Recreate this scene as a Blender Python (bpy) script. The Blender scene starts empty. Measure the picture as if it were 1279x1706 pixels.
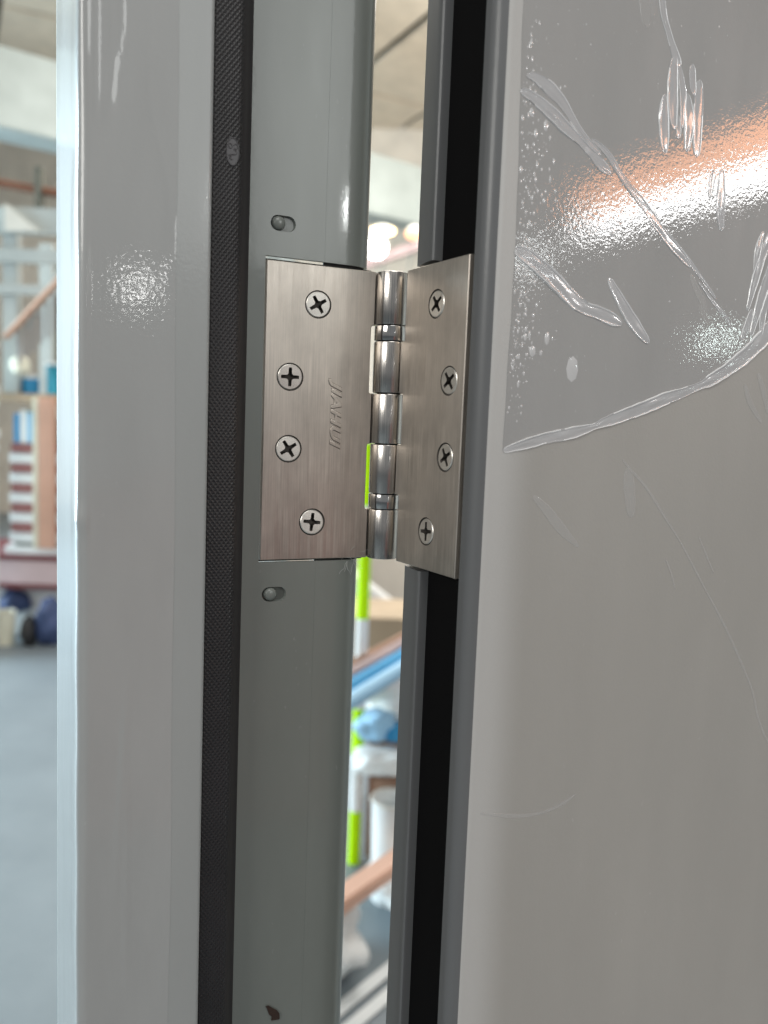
import bpy, bmesh, math, random
from mathutils import Vector, Matrix

sc = bpy.context.scene
R = math.radians
rnd = random.Random(7)

# ------------------------------------------------------------------ camera
HZ = 1.20                                   # height of the hinge centre above the floor (metres)
pitch, roll, FPX = R(5.8778), R(2.22), 1401.9
cp, sp, cr, sr = math.cos(pitch), math.sin(pitch), math.cos(roll), math.sin(roll)
fwd = Vector((0, cp, -sp)); up0 = Vector((0, sp, cp)); rt0 = Vector((1, 0, 0))
rt = rt0 * cr + up0 * sr; up = up0 * cr - rt0 * sr
cam = bpy.data.cameras.new('camera')
cam_ob = bpy.data.objects.new('camera', cam)
sc.collection.objects.link(cam_ob)
cam_ob.matrix_world = Matrix(((rt.x, up.x, -fwd.x, 0.0000923), (rt.y, up.y, -fwd.y, -0.381285),
                              (rt.z, up.z, -fwd.z, HZ - 0.003445), (0, 0, 0, 1)))
cam.sensor_fit = 'VERTICAL'; cam.sensor_height = 24.0
cam.lens = 24.0 * FPX / 1706.0
cam.clip_start = 0.01; cam.clip_end = 100
cam.dof.use_dof = True; cam.dof.focus_distance = 0.372; cam.dof.aperture_fstop = 4.8
cam.dof.aperture_blades = 0
sc.camera = cam_ob

# ------------------------------------------------------------------ light
world = bpy.data.worlds.new('World'); sc.world = world; world.use_nodes = True
bg = world.node_tree.nodes['Background']
bg.inputs[0].default_value = (0.93, 0.97, 1.0, 1); bg.inputs[1].default_value = 0.29

def area(name, loc, target, sx, sy, power, col=(1, 1, 1), along=None):
    l = bpy.data.lights.new(name, 'AREA'); l.shape = 'RECTANGLE'; l.size = sx; l.size_y = sy
    l.energy = power; l.color = col
    o = bpy.data.objects.new(name, l); sc.collection.objects.link(o)
    o.location = loc
    o.rotation_euler = (Vector(target) - Vector(loc)).to_track_quat('-Z', 'Y').to_euler()
    if along is not None:                                    # long axis along a given direction
        x = Vector(along).normalized(); z = Vector(loc) - Vector(target); z = (z - x * z.dot(x)).normalized(); y = z.cross(x)
        o.rotation_euler = Matrix((x, y, z)).transposed().to_euler()
    return o

def bulb(name, loc, power, rad, col=(1, 1, 1)):
    l = bpy.data.lights.new(name, 'POINT'); l.energy = power; l.shadow_soft_size = rad; l.color = col
    o = bpy.data.objects.new(name, l); sc.collection.objects.link(o); o.location = loc
    return o

area('doorway_daylight', (-6.5, 3.4, 1.9), (-0.6, 1.0, 0.9), 3.4, 3.4, 900, (0.71, 0.90, 1.0))
area('backdrop_fill', (0.5, 4.3, 4.25), (0.5, 4.3, 0), 3.5, 3.0, 270, (1.0, 0.97, 0.92))  # added area light, lifts the floor and the far workshop
area('beam_fill', (1.9, 5.2, 2.9), (0.2, 8.6, 4.1), 2.0, 1.0, 95, (1.0, 0.95, 0.86))  # added light, out of view behind the door, brightens beam and ceiling
area('rear_fill', (3.75, -3.72, 3.05), (0.0, -0.05, 1.25), 1.5, 1.7, 38, (0.97, 1.0, 0.98))  # added light behind the camera, for the leaf and jamb reflections
area('overhead_lamps', (0.35, -1.3, 3.0), (0.0, -0.1, 1.25), 1.0, 1.0, 14, (1.0, 0.99, 0.96))
area('left_fill', (-3.0, -3.5, 2.9), (0.0, 0.0, 1.3), 2.0, 1.5, 84, (1.0, 0.98, 0.93))  # added unseen area light, brightens the right hinge leaf
AIM = (0.0, -0.05, 1.25); WIN = (-0.567, 0.824, 0.0)         # the window band runs obliquely past the door
area('window_strip', (5.35, -0.58, 2.79), AIM, 3.7, 0.15, 44, (1, 1, 1), WIN)
area('orange_window_strip', (5.75, -0.72, 3.12), AIM, 3.8, 0.20, 24, (1.0, 0.40, 0.16), WIN)
bulb('far_lamp', (5.9, -0.9, 1.86), 4, 0.06, (0.85, 1.0, 0.96))
bulb('side_lamp', (5.6, -2.20, 2.42), 5, 0.08, (0.95, 1.0, 1.0))
bulb('rear_lamp', (2.45, -4.3, 1.95), 5, 0.06, (1, 1, 0.97))
bulb('high_lamp', (4.3, -3.92, 2.72), 34, 0.085, (0.97, 1, 0.98))

sc.view_settings.view_transform = 'Standard'; sc.view_settings.look = 'None'
sc.view_settings.exposure = 0.0; sc.view_settings.gamma = 1.0
sc.cycles.max_bounces = 8; sc.cycles.sample_clamp_indirect = 6.0
sc.cycles.use_denoising = True

# ------------------------------------------------------------------ materials
def new_mat(name):
    m = bpy.data.materials.new(name); m.use_nodes = True
    nt = m.node_tree; b = nt.nodes['Principled BSDF']
    return m, nt, b

def setv(b, **k):
    for kk, vv in k.items():
        s = b.inputs[kk.replace('_', ' ')]
        s.default_value = (*vv, 1) if isinstance(vv, tuple) and len(vv) == 3 else vv

def nd(nt, t, **k):
    n = nt.nodes.new(t)
    for kk, vv in k.items(): setattr(n, kk, vv)
    return n

def noise(nt, scale=(1, 1, 1), detail=3.0, rough=0.5, nscale=1.0):
    tc = nd(nt, 'ShaderNodeTexCoord'); mp = nd(nt, 'ShaderNodeMapping')
    mp.inputs['Scale'].default_value = scale
    no = nd(nt, 'ShaderNodeTexNoise'); no.inputs['Scale'].default_value = nscale
    no.inputs['Detail'].default_value = detail; no.inputs['Roughness'].default_value = rough
    nt.links.new(tc.outputs['Object'], mp.inputs['Vector']); nt.links.new(mp.outputs['Vector'], no.inputs['Vector'])
    return no

def ramp(nt, src, stops):
    r = nd(nt, 'ShaderNodeValToRGB')
    while len(r.color_ramp.elements) < len(stops): r.color_ramp.elements.new(0.5)
    for e, (p, c) in zip(r.color_ramp.elements, stops):
        e.position = p; e.color = (*c, 1) if isinstance(c, tuple) else (c, c, c, 1)
    nt.links.new(src, r.inputs['Fac'])
    return r

def bump(nt, b, src, strength, dist, prev=None, coat=False):
    bp = nd(nt, 'ShaderNodeBump'); bp.inputs['Strength'].default_value = strength
    bp.inputs['Distance'].default_value = dist
    nt.links.new(src, bp.inputs['Height'])
    if prev is not None: nt.links.new(prev.outputs['Normal'], bp.inputs['Normal'])
    nt.links.new(bp.outputs['Normal'], b.inputs['Coat Normal' if coat else 'Normal'])
    return bp

def simple(name, col, rough=0.5, metal=0.0, coat=0.0, var=0.0, vscale=6.0, emit=None, estr=0.0):
    m, nt, b = new_mat(name)
    setv(b, Base_Color=col, Roughness=rough, Metallic=metal, Coat_Weight=coat)
    if var:
        n = noise(nt, nscale=vscale, detail=4)
        r = ramp(nt, n.outputs['Fac'], [(0.3, tuple(c * (1 - var) for c in col)), (0.7, tuple(min(1, c * (1 + var)) for c in col))])
        nt.links.new(r.outputs['Color'], b.inputs['Base Color'])
    if emit: setv(b, Emission_Color=emit, Emission_Strength=estr)
    return m

def paint(name, col, rough=0.4, coat=0.3, coat_rough=0.08, peel=0.05, peel_scale=900, speck=0.0, smudge=0.05):
    """powder-coated sheet steel: faint cloudiness, orange peel, dust specks"""
    m, nt, b = new_mat(name)
    setv(b, Base_Color=col, Roughness=rough, Coat_Weight=coat, Coat_Roughness=coat_rough)
    n = noise(nt, (14, 14, 4), 5, 0.6)
    r = ramp(nt, n.outputs['Fac'], [(0.3, tuple(c * (1 - smudge) for c in col)), (0.7, tuple(c * (1 + smudge) for c in col))])
    out = r.outputs['Color']
    if speck:
        n2 = noise(nt, (1, 1, 0.55), 2, 0.5, 420)
        r2 = ramp(nt, n2.outputs['Fac'], [(0.70, 0.0), (0.78, speck)])
        n3 = noise(nt, (1, 1, 1), 3, 0.6, 16)
        r3 = ramp(nt, n3.outputs['Fac'], [(0.45, 0.0), (0.62, 1.0)])
        mu = nd(nt, 'ShaderNodeMath', operation='MULTIPLY')
        nt.links.new(r2.outputs['Color'], mu.inputs[0]); nt.links.new(r3.outputs['Color'], mu.inputs[1])
        mx = nd(nt, 'ShaderNodeMix', data_type='RGBA')
        mx.inputs['B'].default_value = (0.72, 0.72, 0.72, 1)
        nt.links.new(mu.outputs[0], mx.inputs['Factor']); nt.links.new(out, mx.inputs['A'])
        out = mx.outputs['Result']
    nt.links.new(out, b.inputs['Base Color'])
    nr = noise(nt, (30, 30, 5), 4, 0.6)
    rr = ramp(nt, nr.outputs['Fac'], [(0.3, rough * 0.8), (0.7, min(1, rough * 1.2))])
    nt.links.new(rr.outputs['Color'], b.inputs['Roughness'])
    pn = noise(nt, (1, 1, 1), 2, 0.5, peel_scale)
    bp = bump(nt, b, pn.outputs['Fac'], peel, 0.001)
    nt.links.new(bp.outputs['Normal'], b.inputs['Coat Normal'])
    return m

GREY = (0.335, 0.345, 0.338)
M = {}
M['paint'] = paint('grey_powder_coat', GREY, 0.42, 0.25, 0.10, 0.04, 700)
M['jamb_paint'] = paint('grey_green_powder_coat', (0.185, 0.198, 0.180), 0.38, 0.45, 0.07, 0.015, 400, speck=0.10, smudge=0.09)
M['film_stop'] = paint('film_over_grey_paint', (0.350, 0.354, 0.347), 0.40, 0.8, 0.06, 0.038, 560, speck=0.10, smudge=0.085)
M['door_paint'] = paint('door_powder_coat', (0.366, 0.352, 0.326), 0.5, 0.22, 0.28, 0.06, 800, speck=0.16, smudge=0.05)
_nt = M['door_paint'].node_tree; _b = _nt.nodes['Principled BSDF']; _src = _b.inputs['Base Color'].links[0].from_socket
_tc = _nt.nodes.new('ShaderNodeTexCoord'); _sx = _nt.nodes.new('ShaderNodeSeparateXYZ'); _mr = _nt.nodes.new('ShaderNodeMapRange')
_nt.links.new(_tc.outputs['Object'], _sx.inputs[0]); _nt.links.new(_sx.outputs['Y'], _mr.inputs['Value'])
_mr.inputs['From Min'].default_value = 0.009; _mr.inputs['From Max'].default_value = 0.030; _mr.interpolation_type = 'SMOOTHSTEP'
_mx = _nt.nodes.new('ShaderNodeMix'); _mx.data_type = 'RGBA'; _mx.inputs['A'].default_value = (0.475, 0.468, 0.45, 1)  # lighter bare margin, with the edge sheen painted into the colour
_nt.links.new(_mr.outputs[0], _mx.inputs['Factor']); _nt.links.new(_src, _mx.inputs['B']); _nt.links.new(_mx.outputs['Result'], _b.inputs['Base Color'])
M['door_film'] = paint('film_over_door_paint', (0.340, 0.336, 0.327), 0.6, 1.0, 0.03, 0.045, 640, speck=0.35, smudge=0.05)
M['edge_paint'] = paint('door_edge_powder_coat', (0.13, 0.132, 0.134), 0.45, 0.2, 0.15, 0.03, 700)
M['dark'] = simple('black_plastic', (0.0035, 0.0032, 0.0035), 0.7)
M['dark'].node_tree.nodes['Principled BSDF'].inputs['Specular IOR Level'].default_value = 0.12
M['shadow_gap'] = simple('gap_shade', (0.02, 0.02, 0.02), 0.7)  # near-black colour stands for shade inside gaps, seats and cut ends
M['chip'] = simple('dark_brown_flake', (0.035, 0.018, 0.012), 0.8, var=0.3, vscale=400)
M['lint'] = simple('pale_lint', (0.62, 0.63, 0.6), 0.9)
M['fold'] = simple('clear_film_fold', (0.74, 0.74, 0.75), 0.16, coat=1.0)

def film_clear(name, fac, col=(0.62, 0.62, 0.63)):
    m, nt, b = new_mat(name)
    setv(b, Base_Color=col, Roughness=0.18, Coat_Weight=1.0, Coat_Roughness=0.05)
    tr = nd(nt, 'ShaderNodeBsdfTransparent'); mx = nd(nt, 'ShaderNodeMixShader')
    mx.inputs[0].default_value = fac
    nt.links.new(tr.outputs[0], mx.inputs[1]); nt.links.new(b.outputs[0], mx.inputs[2])
    nt.links.new(mx.outputs[0], nt.nodes['Material Output'].inputs['Surface'])
    return m
M['film_in'] = film_clear('clear_film_bubble', 0.58, (0.70, 0.70, 0.71))
M['film_rim'] = film_clear('film_edge_glint', 0.92, (0.88, 0.88, 0.88))  # white colour stands in for the specular glint along fold edges
M['film_faint'] = film_clear('pressed_film_mark', 0.38, (0.66, 0.65, 0.63))
M['film_dot'] = film_clear('small_film_bubble', 0.62, (0.85, 0.85, 0.85))

def steel(name, col, rough, streak=0.06, aniso=0.6, metal=1.0):
    m, nt, b = new_mat(name)
    setv(b, Metallic=metal, Base_Color=col, Roughness=rough, Anisotropic=aniso)
    tg = nd(nt, 'ShaderNodeTangent', direction_type='RADIAL', axis='Z')
    nt.links.new(tg.outputs[0], b.inputs['Tangent'])
    n1 = noise(nt, (2600, 2600, 28), 3, 0.6)
    n2 = noise(nt, (30, 30, 16), 5, 0.65)
    r1 = ramp(nt, n1.outputs['Fac'], [(0.3, rough * 0.78), (0.7, rough * 1.3)])
    nt.links.new(r1.outputs['Color'], b.inputs['Roughness'])
    mx = nd(nt, 'ShaderNodeMix', data_type='RGBA', blend_type='MULTIPLY'); mx.inputs['Factor'].default_value = 1.0
    r2 = ramp(nt, n2.outputs['Fac'], [(0.34, tuple(c * 0.72 for c in col)), (0.62, col)])
    r3 = ramp(nt, n1.outputs['Fac'], [(0.28, 0.76), (0.72, 1.0)])
    nt.links.new(r2.outputs['Color'], mx.inputs['A']); nt.links.new(r3.outputs['Color'], mx.inputs['B'])
    nt.links.new(mx.outputs['Result'], b.inputs['Base Color'])
    bp = bump(nt, b, n1.outputs['Fac'], streak, 0.0002)
    return m
M['steel'] = steel('brushed_stainless', (0.755, 0.68, 0.60), 0.38, 0.05, 0.6, 0.87)
M['knuckle'] = steel('polished_stainless', (0.70, 0.66, 0.62), 0.23, 0.04, 0.3)
M['ring'] = steel('bearing_stainless', (0.72, 0.70, 0.68), 0.12, 0.01, 0.0)
M['screw'] = steel('screw_steel', (0.92, 0.88, 0.81), 0.34, 0.02, 0.0, 0.8)
M['recess'] = simple('screw_recess', (0.06, 0.052, 0.045), 0.55, 0.6)

def gasket_mat():
    m, nt, b = new_mat('black_rubber_diamond')
    setv(b, Base_Color=(0.040, 0.037, 0.040), Roughness=0.42)
    tc = nd(nt, 'ShaderNodeTexCoord'); sx = nd(nt, 'ShaderNodeSeparateXYZ')
    nt.links.new(tc.outputs['Object'], sx.inputs[0])
    def comb(kx, kz):
        a = nd(nt, 'ShaderNodeMath', operation='MULTIPLY'); a.inputs[1].default_value = kx
        c = nd(nt, 'ShaderNodeMath', operation='MULTIPLY'); c.inputs[1].default_value = kz
        s = nd(nt, 'ShaderNodeMath', operation='ADD'); f = nd(nt, 'ShaderNodeMath', operation='SINE')
        nt.links.new(sx.outputs['X'], a.inputs[0]); nt.links.new(sx.outputs['Z'], c.inputs[0])
        nt.links.new(a.outputs[0], s.inputs[0]); nt.links.new(c.outputs[0], s.inputs[1]); nt.links.new(s.outputs[0], f.inputs[0])
        return f
    k = 2 * math.pi / 0.0015
    f1, f2 = comb(k * 0.8, k * 0.62), comb(k * 0.8, -k * 0.62)
    mu = nd(nt, 'ShaderNodeMath', operation='MAXIMUM')
    nt.links.new(f1.outputs[0], mu.inputs[0]); nt.links.new(f2.outputs[0], mu.inputs[1])
    bump(nt, b, mu.outputs[0], 0.5, 0.0003)
    n = noise(nt, (1, 1, 1), 3, 0.6, 25)
    r = ramp(nt, n.outputs['Fac'], [(0.3, (0.016, 0.0145, 0.015)), (0.7, (0.024, 0.0215, 0.023))])
    nt.links.new(r.outputs['Color'], b.inputs['Base Color'])
    return m
M['gasket'] = gasket_mat()
M['gasket_plain'] = simple('black_rubber', (0.022, 0.017, 0.018), 0.5, var=0.12, vscale=40)
M['emblem'] = simple('moulded_rubber_mark', (0.085, 0.080, 0.084), 0.4)

# ------------------------------------------------------------------ mesh helpers
def build(name, bm, mats, parent=None, loc=(0, 0, 0), rot=None, smooth=None, recalc=True):
    if recalc: bmesh.ops.recalc_face_normals(bm, faces=bm.faces[:])
    me = bpy.data.meshes.new(name); bm.to_mesh(me); bm.free()
    for m in (mats if isinstance(mats, list) else [mats]): me.materials.append(m)
    if smooth is not None:
        me.shade_smooth(); me.set_sharp_from_angle(angle=R(smooth))
    o = bpy.data.objects.new(name, me); sc.collection.objects.link(o)
    o.location = loc
    if rot is not None: o.rotation_euler = rot
    if parent is not None: o.parent = parent
    return o

def empty(name, loc=(0, 0, 0), rz=0.0):
    o = bpy.data.objects.new(name, None); sc.collection.objects.link(o)
    o.location = loc; o.rotation_euler = (0, 0, rz); o.empty_display_size = 0.05
    return o

def tag(o, label=None, cat=None, group=None, kind=None):
    if label: o['label'] = label
    if cat: o['category'] = cat
    if group: o['group'] = group
    if kind: o['kind'] = kind
    return o

def arc(cx, cy, r, a0, a1, n=6):
    return [(cx + r * math.cos(R(a0 + (a1 - a0) * i / n)), cy + r * math.sin(R(a0 + (a1 - a0) * i / n))) for i in range(n + 1)]

def prism(bm, pts, z0, z1, mi=0):
    """closed x-y outline swept along z"""
    a = [bm.verts.new((x, y, z0)) for x, y in pts]; b = [bm.verts.new((x, y, z1)) for x, y in pts]
    n = len(pts); fs = []
    for i in range(n): fs.append(bm.faces.new((a[i], a[(i + 1) % n], b[(i + 1) % n], b[i])))
    fs.append(bm.faces.new(a)); fs.append(bm.faces.new(b[::-1]))
    for f in fs: f.material_index = mi

def box(bm, c, s, rot=None, bev=0.0, mi=0):
    r = bmesh.ops.create_cube(bm, size=1.0)
    vs = r['verts']
    for v in vs: v.co = Vector((v.co.x * s[0], v.co.y * s[1], v.co.z * s[2]))
    fs = list({f for v in vs for f in v.link_faces})
    if bev:
        es = list({e for v in vs for e in v.link_edges})
        rb = bmesh.ops.bevel(bm, geom=es, offset=bev, segments=2, affect='EDGES')
        fs = [f for f in rb['faces']] ; vs = list({v for f in rb['faces'] for v in f.verts} | {v for v in vs if v.is_valid})
        fs = list({f for v in vs for f in v.link_faces})
    for v in vs:
        if rot is not None: v.co = rot @ v.co
        v.co += Vector(c)
    for f in fs: f.material_index = mi

def rod(bm, p0, p1, r0, r1=None, n=14, cap=True, mi=0):
    p0, p1 = Vector(p0), Vector(p1); r1 = r0 if r1 is None else r1
    q = (p1 - p0).to_track_quat('Z', 'Y').to_matrix()
    A = [bm.verts.new(p0 + q @ Vector((r0 * math.cos(2 * math.pi * i / n), r0 * math.sin(2 * math.pi * i / n), 0))) for i in range(n)]
    B = [bm.verts.new(p1 + q @ Vector((r1 * math.cos(2 * math.pi * i / n), r1 * math.sin(2 * math.pi * i / n), 0))) for i in range(n)]
    fs = [bm.faces.new((A[i], A[(i + 1) % n], B[(i + 1) % n], B[i])) for i in range(n)]
    if cap: fs += [bm.faces.new(A[::-1]), bm.faces.new(B)]
    for f in fs: f.material_index = mi

def lathe(bm, prof, n=24, mi=0, c=(0, 0, 0)):
    """(r, z) profile around z"""
    rings = []
    for r, z in prof:
        if r < 1e-7: rings.append([bm.verts.new((c[0], c[1], z + c[2]))])
        else: rings.append([bm.verts.new((c[0] + r * math.cos(2 * math.pi * i / n), c[1] + r * math.sin(2 * math.pi * i / n), z + c[2])) for i in range(n)])
    for A, B in zip(rings, rings[1:]):
        for i in range(n):
            j = (i + 1) % n
            if len(A) == 1 and len(B) == 1: continue
            if len(A) == 1: f = bm.faces.new((A[0], B[j], B[i]))
            elif len(B) == 1: f = bm.faces.new((A[i], A[j], B[0]))
            else: f = bm.faces.new((A[i], A[j], B[j], B[i]))
            f.material_index = mi

def inset(poly, d):
    """offset a counter-clockwise polygon inwards"""
    n = len(poly); out = []
    for i in range(n):
        p0, p1, p2 = Vector(poly[i - 1]), Vector(poly[i]), Vector(poly[(i + 1) % n])
        e0, e1 = (p1 - p0).normalized(), (p2 - p1).normalized()
        n0, n1 = Vector((-e0.y, e0.x)), Vector((-e1.y, e1.x))
        b = (n0 + n1); k = d / max(0.3, (1 + n0.dot(n1)))
        out.append(tuple(p1 + b * k))
    return out

def plate(bm, outline, holes, yf, yb, bev=0.0003, hole_depth=0.0022, hole_taper=0.55, floor_mi=1):
    """x-z outline (counter-clockwise) with blind round or oblong holes, front face at y=yf, back at y=yb"""
    sg = 1 if yf > yb else -1
    fr = [bm.verts.new((x, yf, z)) for x, z in inset(outline, bev)]
    md = [bm.verts.new((x, yf - sg * bev, z)) for x, z in outline]
    bk = [bm.verts.new((x, yb, z)) for x, z in outline]
    n = len(outline)
    edges = [bm.edges.new((fr[i], fr[(i + 1) % n])) for i in range(n)]
    hl = []
    for h in holes:
        vs = [bm.verts.new((x, yf, z)) for x, z in h]
        edges += [bm.edges.new((vs[i], vs[(i + 1) % len(vs)])) for i in range(len(vs))]
        hl.append(vs)
    bmesh.ops.triangle_fill(bm, use_beauty=True, use_dissolve=False, edges=edges)
    for i in range(n):
        j = (i + 1) % n
        bm.faces.new((fr[i], fr[j], md[j], md[i])); bm.faces.new((md[i], md[j], bk[j], bk[i]))
    bm.faces.new(bk)
    for vs in hl:
        c = sum((v.co for v in vs), Vector()) / len(vs)
        lo = [bm.verts.new((c.x + (v.co.x - c.x) * hole_taper, yf - sg * hole_depth, c.z + (v.co.z - c.z) * hole_taper)) for v in vs]
        m = len(vs)
        for i in range(m):
            f = bm.faces.new((vs[i], vs[(i + 1) % m], lo[(i + 1) % m], lo[i])); f.material_index = floor_mi
        f = bm.faces.new(lo); f.material_index = floor_mi

def circ(cx, cz, r, n=28):
    return [(cx + r * math.cos(2 * math.pi * i / n), cz + r * math.sin(2 * math.pi * i / n)) for i in range(n)]

def oblong(x0, x1, cz, r, n=8):
    pts = [(x1 - r + r * math.cos(R(-90 + 180 * i / n)), cz + r * math.sin(R(-90 + 180 * i / n))) for i in range(n + 1)]
    pts += [(x0 + r + r * math.cos(R(90 + 180 * i / n)), cz + r * math.sin(R(90 + 180 * i / n))) for i in range(n + 1)]
    return pts

# outlines of the film folds on the door face: (distance in, height from hinge centre, width) in millimetres
CREASES = [
    ('s',[(12.2,-11.5,2.12),(21.8,-9.0,4.08),(32.3,-6.3,4.41),(46.3,-3.8,5.03),(58.5,-0.7,2.83),(65.7,1.8,4.44),(82.7,7.0,5.66),(100.4,12.9,5.58),(119.7,19.2,3.48),(128.5,22.9,5.6),(143.9,31.0,6.68),(158.4,41.4,7.81),(173.4,55.0,8.7)]),
    ('s',[(13.8,127.9,1.53),(18.7,128.0,3.85),(25.3,125.8,5.69),(31.9,121.9,4.43),(38.1,116.4,2.88),(44.8,111.2,2.9),(53.1,106.8,1.87)]),
    ('s',[(11.4,122.2,3.02),(18.4,120.6,4.32),(25.9,117.6,5.14),(35.3,112.9,4.94),(41.7,110.1,3.67),(48.4,106.4,3.96),(53.5,103.0,5.05),(59.2,100.5,2.68)]),
    ('s',[(47.9,111.8,1.33),(56.3,108.1,2.42),(67.0,99.3,2.99),(79.9,90.4,3.59),(93.4,79.9,3.94),(105.3,73.0,3.44),(109.4,70.2,1.73)]),
    ('s',[(91.2,84.1,1.12),(105.1,74.7,1.72),(117.6,65.5,1.75),(127.1,58.5,1.19)]),
    ('s',[(115.0,64.5,0.87),(124.4,57.7,1.48),(133.1,52.0,1.8),(138.2,47.1,1.21)]),
    ('s',[(12.8,64.7,6.27),(21.2,62.2,6.35),(30.6,57.0,6.69),(41.9,50.1,6.56),(50.2,46.5,5.63),(58.5,45.2,5.71),(66.1,43.5,5.27),(70.6,42.0,3.18)]),
    ('s',[(61.9,60.0,2.1),(65.0,55.8,3.43),(71.7,48.7,4.8),(78.6,42.4,5.12),(87.1,35.7,2.73)]),
    ('s',[(80.5,177.2,3.28),(82.1,168.4,2.96),(86.9,159.8,2.66),(91.2,153.0,3.85),(93.3,149.5,4.74)]),
    ('s',[(90.7,153.6,2.37),(90.3,144.5,4.69),(91.3,135.2,4.66),(93.1,124.5,2.32)]),
    ('s',[(91.9,153.2,1.48),(95.2,145.6,2.66),(97.2,137.6,3.24),(98.1,126.0,1.46)]),
    ('s',[(86.4,137.2,2.32),(86.5,129.4,4.31),(87.7,121.2,4.29),(88.8,113.7,2.28)]),
    ('s',[(99.4,140.3,2.37),(101.4,132.5,4.44),(101.8,125.2,4.41),(101.6,116.9,2.05)]),
    ('s',[(101.4,152.6,2.41),(102.0,147.2,3.3),(103.5,140.2,2.39)]),
    ('s',[(106.4,147.5,2.42),(106.8,137.3,4.49),(106.9,126.3,4.75),(108.1,116.1,2.66)]),
    ('s',[(94.6,131.1,1.17),(95.9,125.3,2.33),(96.0,121.4,1.45)]),
    ('s',[(124.5,113.8,2.43),(124.9,104.4,4.23),(125.4,96.8,4.82),(127.2,88.0,2.7)]),
    ('s',[(119.2,112.8,2.4),(118.4,105.9,2.69),(117.9,100.2,1.49)]),
    ('f',[(70.7,173.3,4.67),(72.4,165.8,4.65),(74.0,160.0,2.61)]),
    ('f',[(76.0,174.8,2.95),(76.2,169.1,2.64),(76.6,164.8,1.46)]),
    ('f',[(109.7,67.2,1.73),(113.4,61.7,2.9),(118.7,55.8,3.21),(122.5,50.1,1.47)]),
    ('f',[(116.1,54.7,1.45),(120.2,50.2,2.63),(125.0,45.6,1.47)]),
    ('s',[(155.7,91.9,1.58),(152.9,83.7,3.45),(151.8,72.8,1.56)]),
    ('s',[(161.3,92.1,3.84),(156.0,80.0,4.1),(152.0,67.4,3.43),(148.9,55.4,1.54)]),
    ('s',[(165.4,81.3,4.49),(160.8,69.7,4.75),(156.4,57.0,4.07),(152.9,44.3,1.86)]),
    ('s',[(162.6,65.8,2.54),(160.4,56.0,3.78),(159.7,44.9,1.88)]),
    ('s',[(152.2,56.5,2.17),(149.4,48.1,3.39),(146.4,41.6,1.53)]),
    ('f',[(76.2,-13.9,0.67),(81.6,-18.5,1.08),(91.4,-26.0,1.37),(103.8,-38.4,1.41),(116.5,-51.5,0.87)]),
    ('f',[(116.5,-51.5,0.87),(128.5,-66.0,1.04),(136.1,-75.0,0.91),(150.4,-92.0,1.25),(163.5,-109.6,1.29),(175.8,-127.8,1.17),(182.3,-142.6,1.19),(190.1,-154.8,1.04),(198.3,-162.5,0.88)]),
    ('f',[(28.4,-29.2,1.71),(36.0,-35.1,3.71),(44.6,-43.2,4.04),(54.4,-50.8,1.29)]),
    ('f',[(127.8,-48.6,0.59),(134.1,-57.8,0.9),(140.1,-66.6,0.61)]),
    ('f',[(107.0,-58.0,0.57),(111.3,-65.1,0.86),(114.8,-72.8,0.58)]),
    ('f',[(79.7,-17.7,2.68),(81.2,-25.4,5.38),(83.9,-39.0,3.8)]),
    ('f',[(10.6,-158.1,1.04),(26.3,-162.4,1.6),(37.6,-164.2,1.36),(47.4,-164.1,1.38),(55.7,-162.2,1.68),(61.7,-159.8,0.85)]),
    ('f',[(151.4,22.1,1.54),(155.9,14.0,2.79),(165.9,4.5,1.58)]),
    ('f',[(160.2,27.7,1.88),(164.7,20.0,2.83),(170.2,8.9,1.91)]),
]

mm = 0.001
# ================================================================== door frame
ANG_J = R(203.74)          # local X runs along the rabbet away from the pin, local Y points out of the rabbet
frame = tag(empty('door_frame', (0, 0, 0), ANG_J),
            'grey painted steel door frame post with black seal, left of the hinge', 'door frame')

# --- the wide stop moulding of the post
prof = [(83.4, -60), (83.4, 12.4)] + arc(85.0, 12.4, 1.6, 180, 90, 4)[1:] + arc(128.2, 9.8, 4.2, 90, 4, 8) + \
       [(136.4, -52)] + [(136.4, -60)]
bm = bmesh.new(); prism(bm, [(x * mm, y * mm) for x, y in prof][::-1], 0.0, 2.1)
build('stop_panel', bm, M['paint'], frame, smooth=32)

# --- flat rabbet face with the hinge cut-out and two oblong cover holes
ZT, ZB = HZ + 0.0650, HZ - 0.0645
outl = [(31.8 * mm, 0), (83.3 * mm, 0), (83.3 * mm, 2.1), (31.8 * mm, 2.1), (31.8 * mm, ZT), (57.7 * mm, ZT), (57.7 * mm, ZB), (31.8 * mm, ZB)]
plug_z = (HZ + 0.0787, HZ - 0.0786)
holes = [oblong(45.0 * mm, 56.0 * mm, z, 3.2 * mm) for z in plug_z]
bm = bmesh.new(); plate(bm, outl, holes, -0.8 * mm, -2.4 * mm, 0.00006, 0.0016, 0.93)
build('rabbet_face', bm, [M['jamb_paint'], M['jamb_paint']], frame)
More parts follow.
